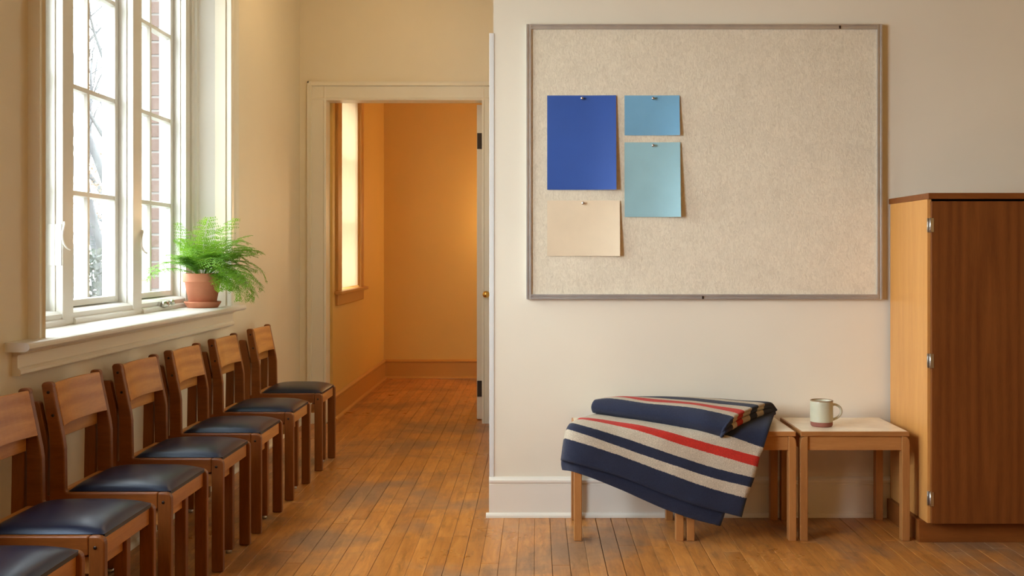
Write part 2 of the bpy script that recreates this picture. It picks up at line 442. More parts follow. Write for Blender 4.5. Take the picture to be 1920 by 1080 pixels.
# hallway
hy0, hy1, hz0, hz1 = 8.52, 9.50, 0.95, 2.60
hw = MB()
for (ya, yb, za, zb) in ((WD+.15, hy0, -.1, 3.1), (hy1, HB+.15, -.1, 3.1), (hy0, hy1, -.1, hz0), (hy0, hy1, hz1, 3.1)):
    hw.box(HL-.25, HL, ya, yb, za, zb)
struct(hw.build('wall_hall_left', M['hall']), 'ochre hallway wall with the small bright window')
struct(MB().box(HL, HR+.15, HB, HB+.15, -.1, 3.1).build('wall_hall_end', M['hall']), 'ochre end wall of the hallway')
struct(MB().box(HR, HR+.15, WD+.15, HB, -.1, 3.1).build('wall_hall_right', M['hall']), 'ochre hallway wall behind the open door')
struct(MB().box(HL-.25, HR+.15, WD+.15, HB+.15, 3.1, 3.2).build('ceiling_hall', M['hall']), 'hallway ceiling')

# skirting
def skirting(name, mat, run, a, b, plane, out, label, h=.19, ends=(0, 0)):
    """run 0: along x on a wall facing -y; run 1: along y on a wall facing +x (out=+1)"""
    root = empty(name, (0, 0, 0)); struct(root, label)
    prof_board = [(0, 0), (.018, 0), (.018, h-.035), (.014, h-.033), (.014, h-.028), (.022, h-.024), (.022, h-.014), (.012, h-.006), (.008, h), (0, h)]
    prof_shoe = [(.018, 0), (.034, 0), (.033, .010), (.027, .018), (.018, .022)]
    for nm, pr in (('baseboard_moulding', prof_board), ('shoe_moulding', prof_shoe)):
        pts = [(plane+out*p, z) for p, z in pr]
        if nm == 'shoe_moulding': aa, bb = a-ends[0]*.034, b+ends[1]*.034
        else: aa, bb = a-ends[0]*.020, b+ends[1]*.02
        MB().prism(pts, 0 if run == 0 else 1, aa, bb).build(nm, mat, root)
    return root
skirting('baseboard_front', M['trim'], 0, WX, WR, WF, -1, 'tall off-white baseboard below the pinboard', ends=(1, 0))
skirting('baseboard_left', M['trim'], 1, WB, WD, WL, 1, 'off-white baseboard behind the row of chairs')
skirting('baseboard_hall_left', M['hall_trim'], 1, WD+.15, HB, HL, 1, 'ochre baseboard along the left hallway wall')
skirting('baseboard_hall_end', M['hall_trim'], 0, HL, HR, HB, -1, 'ochre baseboard on the hallway end wall')
# corner guard on the free end of the pinboard wall
cg = MB().box(WX-.019, WX, WF-.004, WF+.05, .19, 2.315).box(WX, WX+.004, WF-.004, WF, .19, 2.315)
struct(cg.build('trim_1', M['frame'], bevel=.0015), 'slim off-white corner guard on the wall edge beside the doorway')

# ------------------------------------------------------------------ doorway
door = empty('door_1', ((DL+DR)/2, WD, 0)); struct(door, 'open doorway to the ochre hallway with off-white casing')
def casing_prof(w):     # (across from the opening, out of the wall)
    return [(0, 0), (0, .012), (.012, .016), (.02, .010), (w-.034, .012), (w-.03, .028), (w-.012, .026), (w, .026), (w, 0)]
cw = .137
for side, xs in ((-1, DL), (1, DR)):
    pts = [(xs+side*u, WD-t) for u, t in casing_prof(cw)]
    MB().prism(pts, 2, 0, DT+cw).build('casing', M['trim'], door)
pts = [(WD-t, DT+u) for u, t in casing_prof(cw)]
MB().prism(pts, 0, DL-cw+.001, DR+cw-.001).build('head_casing', M['trim'], door)
MB().box(DL-.02, DL, WD, WD+.15, 0, DT).box(DR, DR+.02, WD, WD+.15, 0, DT).box(DL, DR, WD, WD+.15, DT, DT+.02).build('jamb', M['trim'], door)
lf = MB().box(DR-.047, DR-.003, WD+.16, WD+1.06, .008, DT-.01).build('door_leaf', M['trim'], door, bevel=.002)
for z in (2.108, .238):
    MB().box(DR-.044, DR-.004, WD+.150, WD+.162, z-.06, z+.06).build('hinge', M['iron'], lf, bevel=.002)
kc = Vector(W(911.5, 552, WD-.05))
kb = MB()
for i in range(1):
    prof = [(0.0, -.028), (.012, -.027), (.021, -.018), (.026, -.004), (.0265, .002), (.024, .012), (.016, .020), (.009, .024), (.009, .040), (.018, .044), (.018, .05), (0, .05)]
    n = 24; vs_ = []; fs = []
    for r, t in prof:
        for q in range(n):
            a = 2*math.pi*q/n; vs_.append((kc.x+r*math.cos(a), kc.y+t, kc.z+r*math.sin(a)))
    for i2 in range(len(prof)-1):
        for q in range(n):
            a = i2*n+q; b = i2*n+(q+1) % n; fs.append((b, a, a+n, b+n))
    kb.add(vs_, fs, True)
tag(kb.build('door_knob', M['brass'], door), 'round polished brass knob')

# ------------------------------------------------------------------ big window
XM, XS = -1.93, -2.00           # room faces of the posts and of the sashes
posts = [(3.66, 3.80), (dX(118, XM), dX(138, XM)), (dX(250, XM), dX(266, XM)), (6.03, 6.10)]
win = empty('window_1', (WL, 5.0, .96)); struct(win, 'tall off-white casement window of three sashes with divided panes above the chairs')
ZB, ZT = .965, 2.98
for i, (a, b) in enumerate(posts):
    mb = MB().box(XM-.10, XM, a, b, ZB, ZT)
    mb.box(XM-.035, XM-.03, a-.006, b+.006, ZB+.05, ZT)      # small stop bead
    mb.build('mullion' if 0 < i < 3 else 'side_post', M['frame'], win, bevel=.004)
# splayed linings of the reveal
for (ya, yb, s) in ((6.10, dX(435, -1.72), 1), (3.80, dX(88, -1.72)-.02, -1)):
    MB().prism([(XM-.09, ya), (XM, ya), (XM+.012, ya-.0), (XM+.02, ya+.012*s), (XM+.034, ya+.012*s), (XM+.040, ya+.03*s), (WL+.012, yb), (WL+.012, yb+.04*s), (XM-.09, yb+.04*s)], 2, .93, z1o).build('reveal_lining', M['frame'], win)
MB().box(-2.10, WL+.01, 3.7, 6.2, ZT, ZT+.05).build('head_lining', M['frame'], win)
ca, cb = dX(71, -1.715), dX(450, -1.715)+.06
ia, ib = dX(88, -1.715), dX(435, -1.715)
for (inn, outy, s) in ((ia, ca, -1), (ib, ib+.12, 1)):
    w_ = abs(outy-inn)
    pr = [(WL, inn), (WL+.030, inn), (WL+.034, inn+s*.008), (WL+.026, inn+s*.016), (WL+.028, inn+s*w_*.55), (WL+.036, inn+s*w_*.7), (WL+.042, inn+s*w_), (WL, inn+s*w_)]
    MB().prism(pr, 2, .965, 3.14).build('casing', M['trim'], win)
MB().box(WL, WL+.034, ca, ib+.12, 3.0, 3.16).build('head_casing', M['trim'], win, bevel=.004)
# window board and apron
sy0, sy1 = 3.60, 6.30
mb = MB().box(XM-.02, WL, posts[0][0]+.16, 6.12, .928, .965)
mb.prism([(WL, .934), (-1.682, .934), (-1.673, .938), (-1.668, .945), (-1.668, .954), (-1.672, .961), (-1.681, .965), (WL, .965)], 1, sy0, sy1)
mb.build('window_board', M['frame'], win)
MB().prism([(WL, .850), (WL+.026, .850), (WL+.030, .856), (WL+.030, .866), (WL+.024, .874), (WL+.019, .877), (WL+.019, .918), (WL+.030, .924), (WL+.034, .934), (WL, .934)], 1, sy0+.05, sy1-.06).build('apron', M['trim'], win)
zr = [1.062, 1.522, 1.984, 2.446, 2.908]
spans = [(posts[0][1], posts[1][0]), (posts[1][1], posts[2][0]), (posts[2][1], posts[3][0])]
for si, (a, b) in enumerate(spans):
    # fixed bottom of the frame with a sloping ledge
    MB().prism([(XM-.005, ZB), (XM-.005, 1.012), (XM-.02, 1.022), (XM-.10, 1.028), (XM-.10, ZB)], 1, a, b).prism([(XM-.002, ZB), (XM+.010, ZB), (XM+.010, .985), (XM-.002, .992)], 1, a, b).build('frame_sill', M['frame'], win)
    MB().box(XM-.10, XM-.02, a, b, 2.94, ZT).build('frame_head', M['frame'], win)
    sw = .043; mid = (a+b)/2
    g = MB()
    e = .004
    g.box(XS-.045, XS, a+e, a+sw, 1.030, 2.94).box(XS-.045, XS, b-sw, b-e, 1.030, 2.94)
    g.box(XS-.045, XS-.0005, a+sw, b-sw, 1.030, zr[0]-.003).box(XS-.045, XS-.0005, a+sw, b-sw, zr[-1]+.003, 2.94)
    sash = g.build('sash', M['frame'], win, bevel=.003)
    mm = MB()
    mm.prism([(XS-.006, mid-.011), (XS-.006, mid+.011), (XS-.02, mid+.018), (XS-.04, mid+.018), (XS-.04, mid-.018), (XS-.02, mid-.018)], 2, zr[0], zr[-1])
    mm.build('muntin', M['frame'], sash)
    for z in zr[1:-1]:
        MB().prism([(XS-.004, z-.010), (XS-.004, z+.010), (XS-.02, z+.015), (XS-.04, z+.015), (XS-.04, z-.015), (XS-.02, z-.015)], 1, a+sw-.002, b-sw+.002).build('muntin', M['frame'], sash)
    for i in range(4):
        for (p, q) in ((a+sw, mid), (mid, b-sw)):
            MB().box(XS-.026, XS-.022, p+.002, q-.002, zr[i], zr[i+1]).build('pane', M['glass'], sash)
    # outer storm frame
    s2 = MB()
    for (p, q) in ((a+.006, a+.046), (b-.034, b-.004)): s2.box(-2.066, -2.048, p, q, 1.0, 2.97)
    s2.box(-2.066, -2.048, mid-.014, mid+.014, 1.0, 2.97)
    s2.box(-2.066, -2.048, a+.046, b-.034, 1.0, 1.05).box(-2.066, -2.048, a+.046, b-.034, 2.92, 2.97)
    s2.build('storm_frame', M['frame'], win)
MB().box(-2.13, -2.03, 3.7, 6.16, .93, .985).build('outer_sill', M['frame'], win)
MB().box(-2.10, -2.03, 6.105, 6.158, .985, 3.0).box(-2.13, -2.03, 3.70, 3.81, .985, 3.0).build('outer_frame', M['frame'], win)
# curved casement stays on the posts and the chrome operator
for (pa, zc) in ((posts[1][0]+.004, 1.380), (posts[2][1]-.006, 1.365)):
    pts = [Vector((XM+.004, pa+.004, zc)), Vector((XM+.009, pa-.018, zc-.018)), Vector((XM+.012, pa-.036, zc-.045)), Vector((XM+.013, pa-.030, zc-.072)), Vector((XM+.012, pa+.002, zc-.095)), Vector((XM+.012, pa+.036, zc-.104))]
    h = MB().tube(spline(pts, 6), [.0046]*31, 10)
    h.box(XM-.001, XM+.006, pa-.002, pa+.012, zc-.010, zc+.010)
    h.build('curved_handle', M['white_plastic'], win)
MB().box(XM-.06, XM-.005, posts[1][0]-.004, posts[1][0]+.0, 1.21, 1.38).build('strike_plate', M['frame'], win, bevel=.001)
oc = Vector((XM+.002, 5.66, 1.000))
op = MB().tube([oc+Vector((.012, -.055, -.004)), oc+Vector((.016, -.045, -.004)), oc+Vector((.016, -.012, -.002)), oc+Vector((.014, .0, 0))], [.012, .017, .017, .011], 14)
op.tube([oc+Vector((.014, -.005, .002)), oc+Vector((.02, .03, .006)), oc+Vector((.02, .052, .004))], [.009, .007, .008], 12)
op.tube([oc+Vector((.02, .050, .004)), oc+Vector((.024, .058, .004)), oc+Vector((.024, .072, .004)), oc+Vector((.022, .080, .004))], [.008, .014, .014, .007], 14)
op.box(oc.x-.004, oc.x+.006, oc.y-.07, oc.y+.03, oc.z-.018, oc.z+.014)
tag(op.build('casement_operator', M['steel'], win), 'small chrome crank on the bottom of the far sash')

# unseen window beside the viewer, added to bring in more light
w3 = empty('added_window', (WL, 2.475, .96)); struct(w3, 'unseen second window on the left wall, added for more daylight')
g = MB()
for yy in (y2o+.03, 2.475, y3o-.03): g.box(-2.36, -2.28, yy-.03, yy+.03, z0o, z1o)
for zz in (z0o+.03, 1.52, 1.98, 2.45, z1o-.03): g.box(-2.35, -2.29, y2o, y3o, zz-.014, zz+.014)
g.build('window_frame', M['frame'], w3)
MB().box(-2.322, -2.318, y2o, y3o, z0o, z1o).build('pane', M['glass'], w3)
MB().box(-2.36, -1.69, y2o, y3o, .928, .965).build('window_board', M['frame'], w3)
# hallway window with a drawn blind
w2 = empty('window_2', (HL, 9.0, .95)); struct(w2, 'small hallway window glowing behind a drawn pale blind')
for (inn, s) in ((hy0+.01, -1), (hy1-.01, 1)):
    w_ = .16 if s < 0 else .13
    MB().box(HL, HL+.022, inn, inn+s*w_, .97, 2.74).build('casing', M['hall_trim'], w2, bevel=.003)
MB().box(HL, HL+.022, hy0-.15, hy1+.12, 2.6, 2.74).build('head_casing', M['hall_trim'], w2, bevel=.003)
MB().box(HL-.2, HL, hy0, hy0+.012, .95, 2.6).box(HL-.2, HL, hy1-.012, hy1, .95, 2.6).build('jamb', M['hall_trim'], w2)
MB().box(HL-.2, HL, hy0, hy1, .945, .97).box(HL, HL+.055, hy0-.19, hy1+.17, .945, .97).build('window_board', M['hall_trim'], w2, bevel=.004)
MB().box(HL, HL+.02, hy0-.15, hy1+.13, .86, .945).build('apron', M['hall_trim'], w2, bevel=.003)
s3 = MB().box(HL-.2, HL-.16, hy0+.012, hy0+.06, .97, 2.6).box(HL-.2, HL-.16, hy1-.06, hy1-.012, .97, 2.6)
for z in (.97, 1.49, 2.02, 2.55): s3.box(HL-.2, HL-.16, hy0+.06, hy1-.06, z, z+.045)
s3.build('sash', M['frame'], w2)
for (za, zb) in ((1.015, 1.49), (1.535, 2.02), (2.065, 2.55)):
    MB().box(HL-.182, HL-.178, hy0+.06, hy1-.06, za, zb).build('pane', M['glass'], w2)
MB().box(HL-.013, HL-.012, hy0+.013, hy1-.013, .985, 2.58).build('roller_blind', M['blind'], w2)
portal('hall_daylight_portal', (HL-.24, 9.01, 1.78), (0, -math.pi/2, 0), 1.7, 1.0)
# hallway wall lamp, hidden by the open door
wlamp = empty('wall_lamp', (.0, HB-.12, 1.62), 'frosted globe wall lamp on the hallway end wall behind the open door', 'lamp')
MB().lathe([(0, -.08), (.045, -.07), (.078, -.03), (.08, .0), (.078, .03), (.045, .07), (0, .08)], (.0, HB-.12, 1.62), 24).build('lamp_globe', M['white_plastic'], wlamp)
MB().box(-.03, .03, HB-.06, HB, 1.55, 1.69).build('lamp_mount', M['brass'], wlamp, bevel=.006)
gm = bpy.data.materials.new('warm_lamp_globe'); gm.use_nodes = True
gp = gm.node_tree.nodes['Principled BSDF']; gp.inputs['Emission Color'].default_value = (1, .62, .28, 1); gp.inputs['Emission Strength'].default_value = 6.0
wlamp.children[0].data.materials[0] = gm
ll = bpy.data.lights.new('hallway_bulb', 'POINT'); ll.energy = 17; ll.color = (1, .74, .44); ll.shadow_soft_size = .10
lo = bpy.data.objects.new('hallway_bulb', ll); COL.objects.link(lo); lo.parent = wlamp; lo.location = (0, -.14, 0)

# unseen lamps added behind and above the viewer for warm fill light
for i, (lx, ly, lab) in enumerate(((0.2, -0.6, 'added fill lamp, warm globe hanging left behind the viewer'), (2.2, 0.4, 'added fill lamp, warm globe hanging right of the viewer'))):
    pl = empty('fill_lamp', (lx, ly, CE), lab, 'lamp', 'added warm fill lamps')
    MB().lathe([(0, -.13), (.07, -.11), (.12, -.05), (.13, 0), (.12, .05), (.07, .11), (0, .13)], (lx, ly, CE-.62), 24).build('lamp_globe', gm, pl)
    MB().cyl((lx, ly, CE-.50), (lx, ly, CE), .006, 8).build('lamp_cord', M['iron'], pl)
    bl = bpy.data.lights.new('fill_bulb', 'POINT'); bl.energy = 21; bl.color = (1, .60, .20); bl.shadow_soft_size = .16
    bo = bpy.data.objects.new('fill_bulb', bl); COL.objects.link(bo); bo.parent = pl; bo.location = (0, 0, -.95)

fc = empty('alcove_fill_lamp', (-1.0, 6.7, CE), 'unseen warm fill lamp added on the ceiling above the far chairs', 'lamp')  # no such lamp in view, added to brighten the alcove
MB().lathe([(0, -.10), (.08, -.09), (.14, -.05), (.16, 0), (0, 0)], (-1.0, 6.7, CE), 24).build('lamp_globe', gm, fc)
bl = bpy.data.lights.new('alcove_fill_bulb', 'POINT'); bl.energy = 6; bl.color = (1, .70, .38); bl.shadow_soft_size = .15
bo = bpy.data.objects.new('alcove_fill_bulb', bl); COL.objects.link(bo); bo.parent = fc; bo.location = (0, 0, -.27)

# ------------------------------------------------------------------ pinboard and papers
BT = .032
bx0, bx1, bz0, bz1 = W(987, 0, WF-.02).x, W(1653, 0, WF-.02).x, W(0, 561, WF-.02).z, W(0, 46, WF-.02).z
board = empty('pinboard', ((bx0+bx1)/2, WF, bz0), 'wide cream felt pinboard in a slim grey metal frame with four paper sheets', 'pinboard')
MB().box(bx0+.01, bx1-.01, WF-.020, WF-.001, bz0+.01, bz1-.01).build('felt_panel', M['felt'], board)
fw = .0235
def rail_prof(): return [(0, 0), (0, BT), (fw*.3, BT), (fw*.36, BT-.004), (fw*.62, BT-.004), (fw*.68, BT-.001), (fw, BT-.001), (fw, 0)]
for nm, x0_, s in (('l', bx0, 1), ('r', bx1, -1)):
    MB().prism([(x0_+s*u, WF-t) for u, t in rail_prof()], 2, bz0, bz1).build('frame_rail', M['alu'], board)
for z_, s in ((bz0, 1), (bz1, -1)):
    MB().prism([(WF-t, z_+s*u) for u, t in rail_prof()], 0, bx0+fw, bx1-fw).build('frame_rail', M['alu'], board)
for (px, py) in ((1575, 50.5), (1318, 557.5)):
    p = W(px, py, WF-BT)
    MB().box(p.x-.004, p.x+.004, WF-BT-.0015, WF-BT+.004, p.z-.008, p.z+.006).build('frame_clip', M['bolt'], board)
def sheet(x0, y0, x1, y1, pin, mat, label, pinlabel, seed, lift):
    a, b = W(x0, y0, WF-.023), W(x1, y1, WF-.023)
    n, m = 28, 28; mb = MB(); R = random.Random(seed); ph = R.uniform(0, 6)
    pu = (W(*pin, WF-.023).x-a.x)/(b.x-a.x)
    vs_ = []
    for i in range(m+1):
        v = i/m
        for j in range(n+1):
            u = j/n
            du = max(0, u-pu)/(1-pu); dl = max(0, pu-u)/pu
            off = lift*(du**2*(.30+.70*v))+lift*.35*dl**2*v*.6+lift*.22*v**2+.0010*math.sin(5*u+3*v+ph)*v
            vs_.append((a.x+(b.x-a.x)*u, WF-.0215-off, a.z+(b.z-a.z)*v))
    fs = [(i*(n+1)+j, (i+1)*(n+1)+j, (i+1)*(n+1)+j+1, i*(n+1)+j+1) for i in range(m) for j in range(n)]
    mb.add(vs_, fs, False)
    tag(mb.build('paper_sheet', mat, solid=.0007), label, 'paper', 'paper sheets on the pinboard')
    p = W(pin[0], pin[1], WF-.023)
    q = MB(); n = 18
    prof = [(0, -.016), (.0045, -.0155), (.0055, -.0135), (.0045, -.011), (.0030, -.009), (.0032, -.003), (.0050, -.0005), (.0050, .0008), (.0008, .0012), (.0006, .008), (0, .0085)]
    vs_ = []; fs = []
    for r, t in prof:
        for k_ in range(n):
            an = 2*math.pi*k_/n; vs_.append((p.x+r*math.cos(an)*1.25, WF-.0235+t*1.25, p.z+r*math.sin(an)*1.25))
    for i in range(len(prof)-1):
        for k_ in range(n):
            A = i*n+k_; B = i*n+(k_+1) % n; fs.append((B, A, A+n, B+n))
    q.add(vs_, fs, True)
    tag(q.build('push_pin', M['steel']), pinlabel, 'pin', 'push pins in the pinboard')
sheet(1026, 179, 1155, 356, (1091, 185), paper_mat('royal_blue_paper', (0.022, 0.085, 0.36)), 'large royal blue upright paper sheet pinned to the felt board', 'silver push pin at the top of the royal blue sheet', 1, .024)
sheet(1171, 179, 1274, 254, (1224, 185), paper_mat('sky_blue_paper', (0.17, 0.40, 0.58)), 'small sky blue landscape paper sheet, upper right of the four', 'silver push pin at the top of the small sky blue sheet', 2, .017)
sheet(1171, 267, 1275, 407, (1224, 273), paper_mat('pale_teal_paper', (0.30, 0.52, 0.56)), 'pale teal upright paper sheet below the small sky blue one', 'silver push pin at the top of the pale teal sheet', 3, .028)
sheet(1026, 376, 1162, 480, (1093, 381), paper_mat('cream_paper', (0.76, 0.62, 0.42)), 'cream landscape paper sheet below the royal blue one', 'silver push pin at the top of the cream sheet', 4, .022)

# ------------------------------------------------------------------ chairs
XR = -1.44
def make_chair():
    root = empty('side_chair', (XR, 3.91, 0))
    t = .028; wd2 = .215
    sub = lambda pts: pts
    def mk(mb, name, mat, par=root, **kw):
        o = MB(); o.v = [tuple(Vector(p)+root.location) for p in mb.v]; o.f = mb.f; o.sm = mb.sm
        return o.build(name, mat, par, **kw)
    def arc(cx, cz, r, a0, a1, n=5): return [(cx+r*math.cos(math.radians(a0+(a1-a0)*i/n)), cz+r*math.sin(math.radians(a0+(a1-a0)*i/n))) for i in range(n+1)]
    for s in (-1, 1):
        y0_, y1_ = (s*wd2, s*(wd2-t)) if s < 0 else (s*(wd2-t), s*wd2)
        fl_ = mk(MB().prism([(.160, 0.002), (.206, 0.002)]+arc(.184, .428, .022, 0, 90)+[(.160, .450)], 1, y0_, y1_), 'leg', M['chair_z'], bevel=.005, seg=3)
        # post and side rail in one bent piece
        post = [(.1595, .395), (.1595, .450), (-.148, .450), (-.153, .458), (-.155, .60), (-.160, .635)]
        post += [(-.195, .805)]+arc(-.2065, .812, .012, 0, 90, 4)+arc(-.220, .812, .012, 90, 180, 4)
        post += [(-.207, .640), (-.205, .600), (-.205, .395)]
        mk(MB().prism(post, 1, y0_, y1_), 'side_frame', M['chair_x'], bevel=.005, seg=3)
        rl = [(-.262, .017), (-.222, .017), (-.211, .60), (-.214, .64), (-.238, .752), (-.244, .758), (-.272, .758), (-.278, .752), (-.256, .64), (-.252, .60)]
        r_ = mk(MB().prism(rl, 1, y0_, y1_), 'leg', M['chair_z'], bevel=.003)
        mk(MB().cyl((-.242, (y0_+y1_)/2, 0), (-.242, (y0_+y1_)/2, .014), .012, 14), 'foot_glide', M['steel'], r_)
        yo = s*wd2
        for (bx, bz) in ((-.2085, .790), (-.193, .712), (.180, .418)):
            mk(MB().cyl((bx, yo-s*.003, bz), (bx, yo+s*.0015, bz), .0052, 12), 'bolt', M['bolt'])
        mk(MB().box(-.252, -.150, y0_+.004, y1_-.004, .40, .44), 'rear_block', M['chair_x'])
    wi = wd2-t
    # seat rails
    tag(mk(MB().box(.172, .192, -wi, wi, .386, .448), 'front_rail', M['chair_y'], bevel=.002))
    mk(MB().box(-.200, -.178, -wi, wi, .392, .446), 'rear_rail', M['chair_y'], bevel=.002)
    mk(MB().box(.135, .155, -wi, .100, .335, .386), 'stretcher', M['chair_y'], bevel=.002)
    il = mk(MB().box(.128, .168, .058, .092, .016, .386), 'leg', M['chair_z'], bevel=.003)
    mk(MB().cyl((.148, .075, 0), (.148, .075, .018), .012, 14), 'foot_glide', M['steel'], il)
    # curved back panel between the posts
    def curved(zs, bow, th, xf):
        mb = MB(); n = 12; vs_ = []
        for z in zs:
            for i in range(n+1):
                y = -wi+2*wi*i/n; vs_.append((xf(z)-bow*(1-(y/wi)**2), y, z))
        k_ = n+1
        back = [(p[0]-th, p[1], p[2]) for p in vs_]
        nz = len(zs); o_ = len(vs_)
        fs = []
        for r in range(nz-1):
            for i in range(n):
                a = r*k_+i; fs.append((a, a+1, a+1+k_, a+k_)); fs.append((o_+a+1, o_+a, o_+a+k_, o_+a+1+k_))
        for i in range(n):
            fs.append((i+1, i, o_+i, o_+i+1)); a = (nz-1)*k_+i; fs.append((a, a+1, o_+a+1, o_+a))
        for r in range(nz-1):
            a = r*k_; fs.append((a, a+k_, o_+a+k_, o_+a)); a = r*k_+n; fs.append((a+k_, a, o_+a, o_+a+k_))
        mb.add(vs_+back, fs); return mb
    lean = lambda z: -.166-(z-.675)*.208
    mk(curved([.672, .72, .77, .816], .020, .013, lean), 'backrest', M['chair_y'], bevel=.003)
    mk(curved([.622, .66, .70], .006, .014, lambda z: -.204), 'back_slat', M['chair_y'], bevel=.002)
    # domed seat pad
    mb = MB(); n, m = 24, 24; vs_ = []; x0_, x1_, hy = -.150, .197, .195
    for i in range(n+1):
        u = -1+2*i/n
        for j in range(m+1):
            v = -1+2*j/m
            uu, vv = math.copysign(abs(u)**.8, u), math.copysign(abs(v)**.8, v)
            h = ((1-abs(uu)**4)**.55)*((1-abs(vv)**4)**.55)
            vs_.append(((x0_+x1_)/2+(x1_-x0_)/2*uu, hy*vv, .452+.030*h+.004*(1-uu*uu)*(1-vv*vv)))
    fs = [(i*(m+1)+j, (i+1)*(m+1)+j, (i+1)*(m+1)+j+1, i*(m+1)+j+1) for i in range(n) for j in range(m)]
    mb.add(vs_, fs, True)
    mb.box(x0_, x1_, -hy+.006, hy-.006, .440, .4525)
    mk(mb, 'seat_pad', M['vinyl'])
    return root
chair = make_chair()
chair_d = [(2.78, 'nearest side chair, only its navy seat corner showing at the bottom left'),
           (3.34, 'second side chair from the viewer, its back cut by the left edge'),
           (3.91, 'third side chair from the viewer, back panel under the window end'),
           (4.524, 'fourth side chair from the viewer, middle of the row below the window'),
           (5.12, 'fifth side chair from the viewer, third from the doorway end'),
           (5.776, 'second to last oak side chair, just below the potted fern'),
           (6.527, 'last oak side chair in the row, nearest to the doorway')]
for i, (d, lab) in enumerate(chair_d):
    c = chair if i == 0 else copy_tree(chair)
    c.location = (XR, d, 0)
    tag(c, lab, 'chair', 'oak side chairs along the window wall')

# ------------------------------------------------------------------ low tables
def make_stool():
    root = empty('low_table', (1.38, 4.99, 0))
    w, f, b, h = .240, 4.785-4.99, 5.200-4.99, .480
    def mk(mb, name, mat, par=root, **kw):
        o = MB(); o.v = [tuple(Vector(p)+root.location) for p in mb.v]; o.f = mb.f; o.sm = mb.sm
        return o.build(name, mat, par, **kw)
    top = mk(MB().box(-w+.002, w-.002, f+.002, b-.002, h-.022, h-.001), 'table_top', M['stool_x'], bevel=.003)
    mk(MB().box(-w+.010, w-.010, f+.010, b-.010, h-.0015, h), 'laminate_surface', M['laminate'], top)
    for sx in (-1, 1):
        for sy, yy in ((-1, f), (1, b)):
            pr = [(sx*(w-.034), 0), (sx*w, 0), (sx*w, h-.055), (sx*(w-.003), h-.038), (sx*(w-.010), h-.026), (sx*(w-.020), h-.022), (sx*(w-.034), h-.022)]
            mk(MB().prism(pr, 1, yy-sy*.002, yy-sy*.044), 'leg', M['stool_z'], bevel=.003)
    mk(MB().box(-w+.034, w-.034, f+.012, f+.030, h-.084, h-.022), 'apron_rail', M['stool_x'], bevel=.0015)
    mk(MB().box(-w+.034, w-.034, b-.030, b-.012, h-.084, h-.022), 'apron_rail', M['stool_x'], bevel=.0015)
    for sx in (-1, 1):
        mk(MB().box(sx*(w-.028), sx*(w-.010), f+.044, b-.044, h-.084, h-.022), 'apron_rail', M['stool_y'], bevel=.0015)
    return root
stool = make_stool()
sx_c = [((1075+1283)/2, 'left low oak table almost covered by the striped blanket'), ((1288+1493)/2, 'middle low oak table, its right corner bare beside the blanket'), ((1501+1705)/2, 'right low oak table with cream top that carries the mug')]
for i, (px, lab) in enumerate(sx_c):
    c = stool if i == 0 else copy_tree(stool)
    c.location = ((px-VX)*4.79/FPX, 4.99, 0)
    tag(c, lab, 'table', 'low oak tables under the pinboard')

# ------------------------------------------------------------------ striped blanket
def BP(cx, cy, d): return W(1020+cx/3.6, 720+cy/3.6, d)
blanket = empty('striped_blanket', (W(1250, 0, 4.9).x, 4.9, .48), 'navy, cream and red striped wool blanket folded over the left and middle low tables', 'blanket')
A = [[(410,198,5.12),(500,198,5.12),(760,198,5.12),(1020,198,5.12),(1280,198,5.10),(1556,196,5.07)],
     [(372,204,5.05),(470,212,5.03),(730,228,4.98),(985,250,4.93),(1250,283,4.84),(1522,290,4.785)],
     [(335,210,4.99),(440,222,4.95),(700,262,4.87),(950,303,4.80),(1230,352,4.758),(1482,432,4.738)],
     [(245,236,4.93),(340,241,4.88),(640,285,4.80),(900,345,4.757),(1160,415,4.745),(1456,492,4.733)],
     [(225,247,4.91),(310,254,4.84),(620,315,4.775),(880,395,4.748),(1140,472,4.738),(1440,560,4.728)],
     [(180,272,4.89),(232,280,4.785),(560,372,4.756),(860,475,4.738),(1130,560,4.732),(1418,635,4.722)],
     [(156,312,4.88),(205,320,4.765),(540,434,4.748),(850,540,4.732),(1110,625,4.722),(1395,697,4.717)],
     [(140,372,4.87),(190,378,4.757),(520,486,4.738),(830,600,4.727),(1080,690,4.717),(1368,770,4.712)],
     [(120,515,4.85),(178,527,4.747),(510,625,4.732),(820,745,4.722),(1060,828,4.712),(1335,897,4.707)]]
patch([[BP(*p) for p in r] for r in A], 7, 9, .0022, 3).build('hanging_layer', wool('striped_wool_hanging', [NAVY, NAVY, CREAM, RED, CREAM, NAVY, CREAM, NAVY]), blanket, solid=.011, solid_off=0)
U = [[(130,420,4.875),(255,450,4.778),(540,540,4.758),(820,650,4.748),(1010,730,4.738),(1240,790,4.732)],
     [(121,530,4.865),(247,560,4.772),(530,650,4.752),(810,760,4.742),(1000,840,4.732),(1218,880,4.727)],
     [(128,578,4.865),(242,603,4.774),(520,712,4.757),(790,832,4.747),(990,905,4.737),(1190,957,4.732)]]
patch([[BP(*p) for p in r] for r in U], 8, 9, .0015, 5).build('under_layer', wool('navy_wool_under', [NAVY]), blanket, solid=.010, solid_off=0)
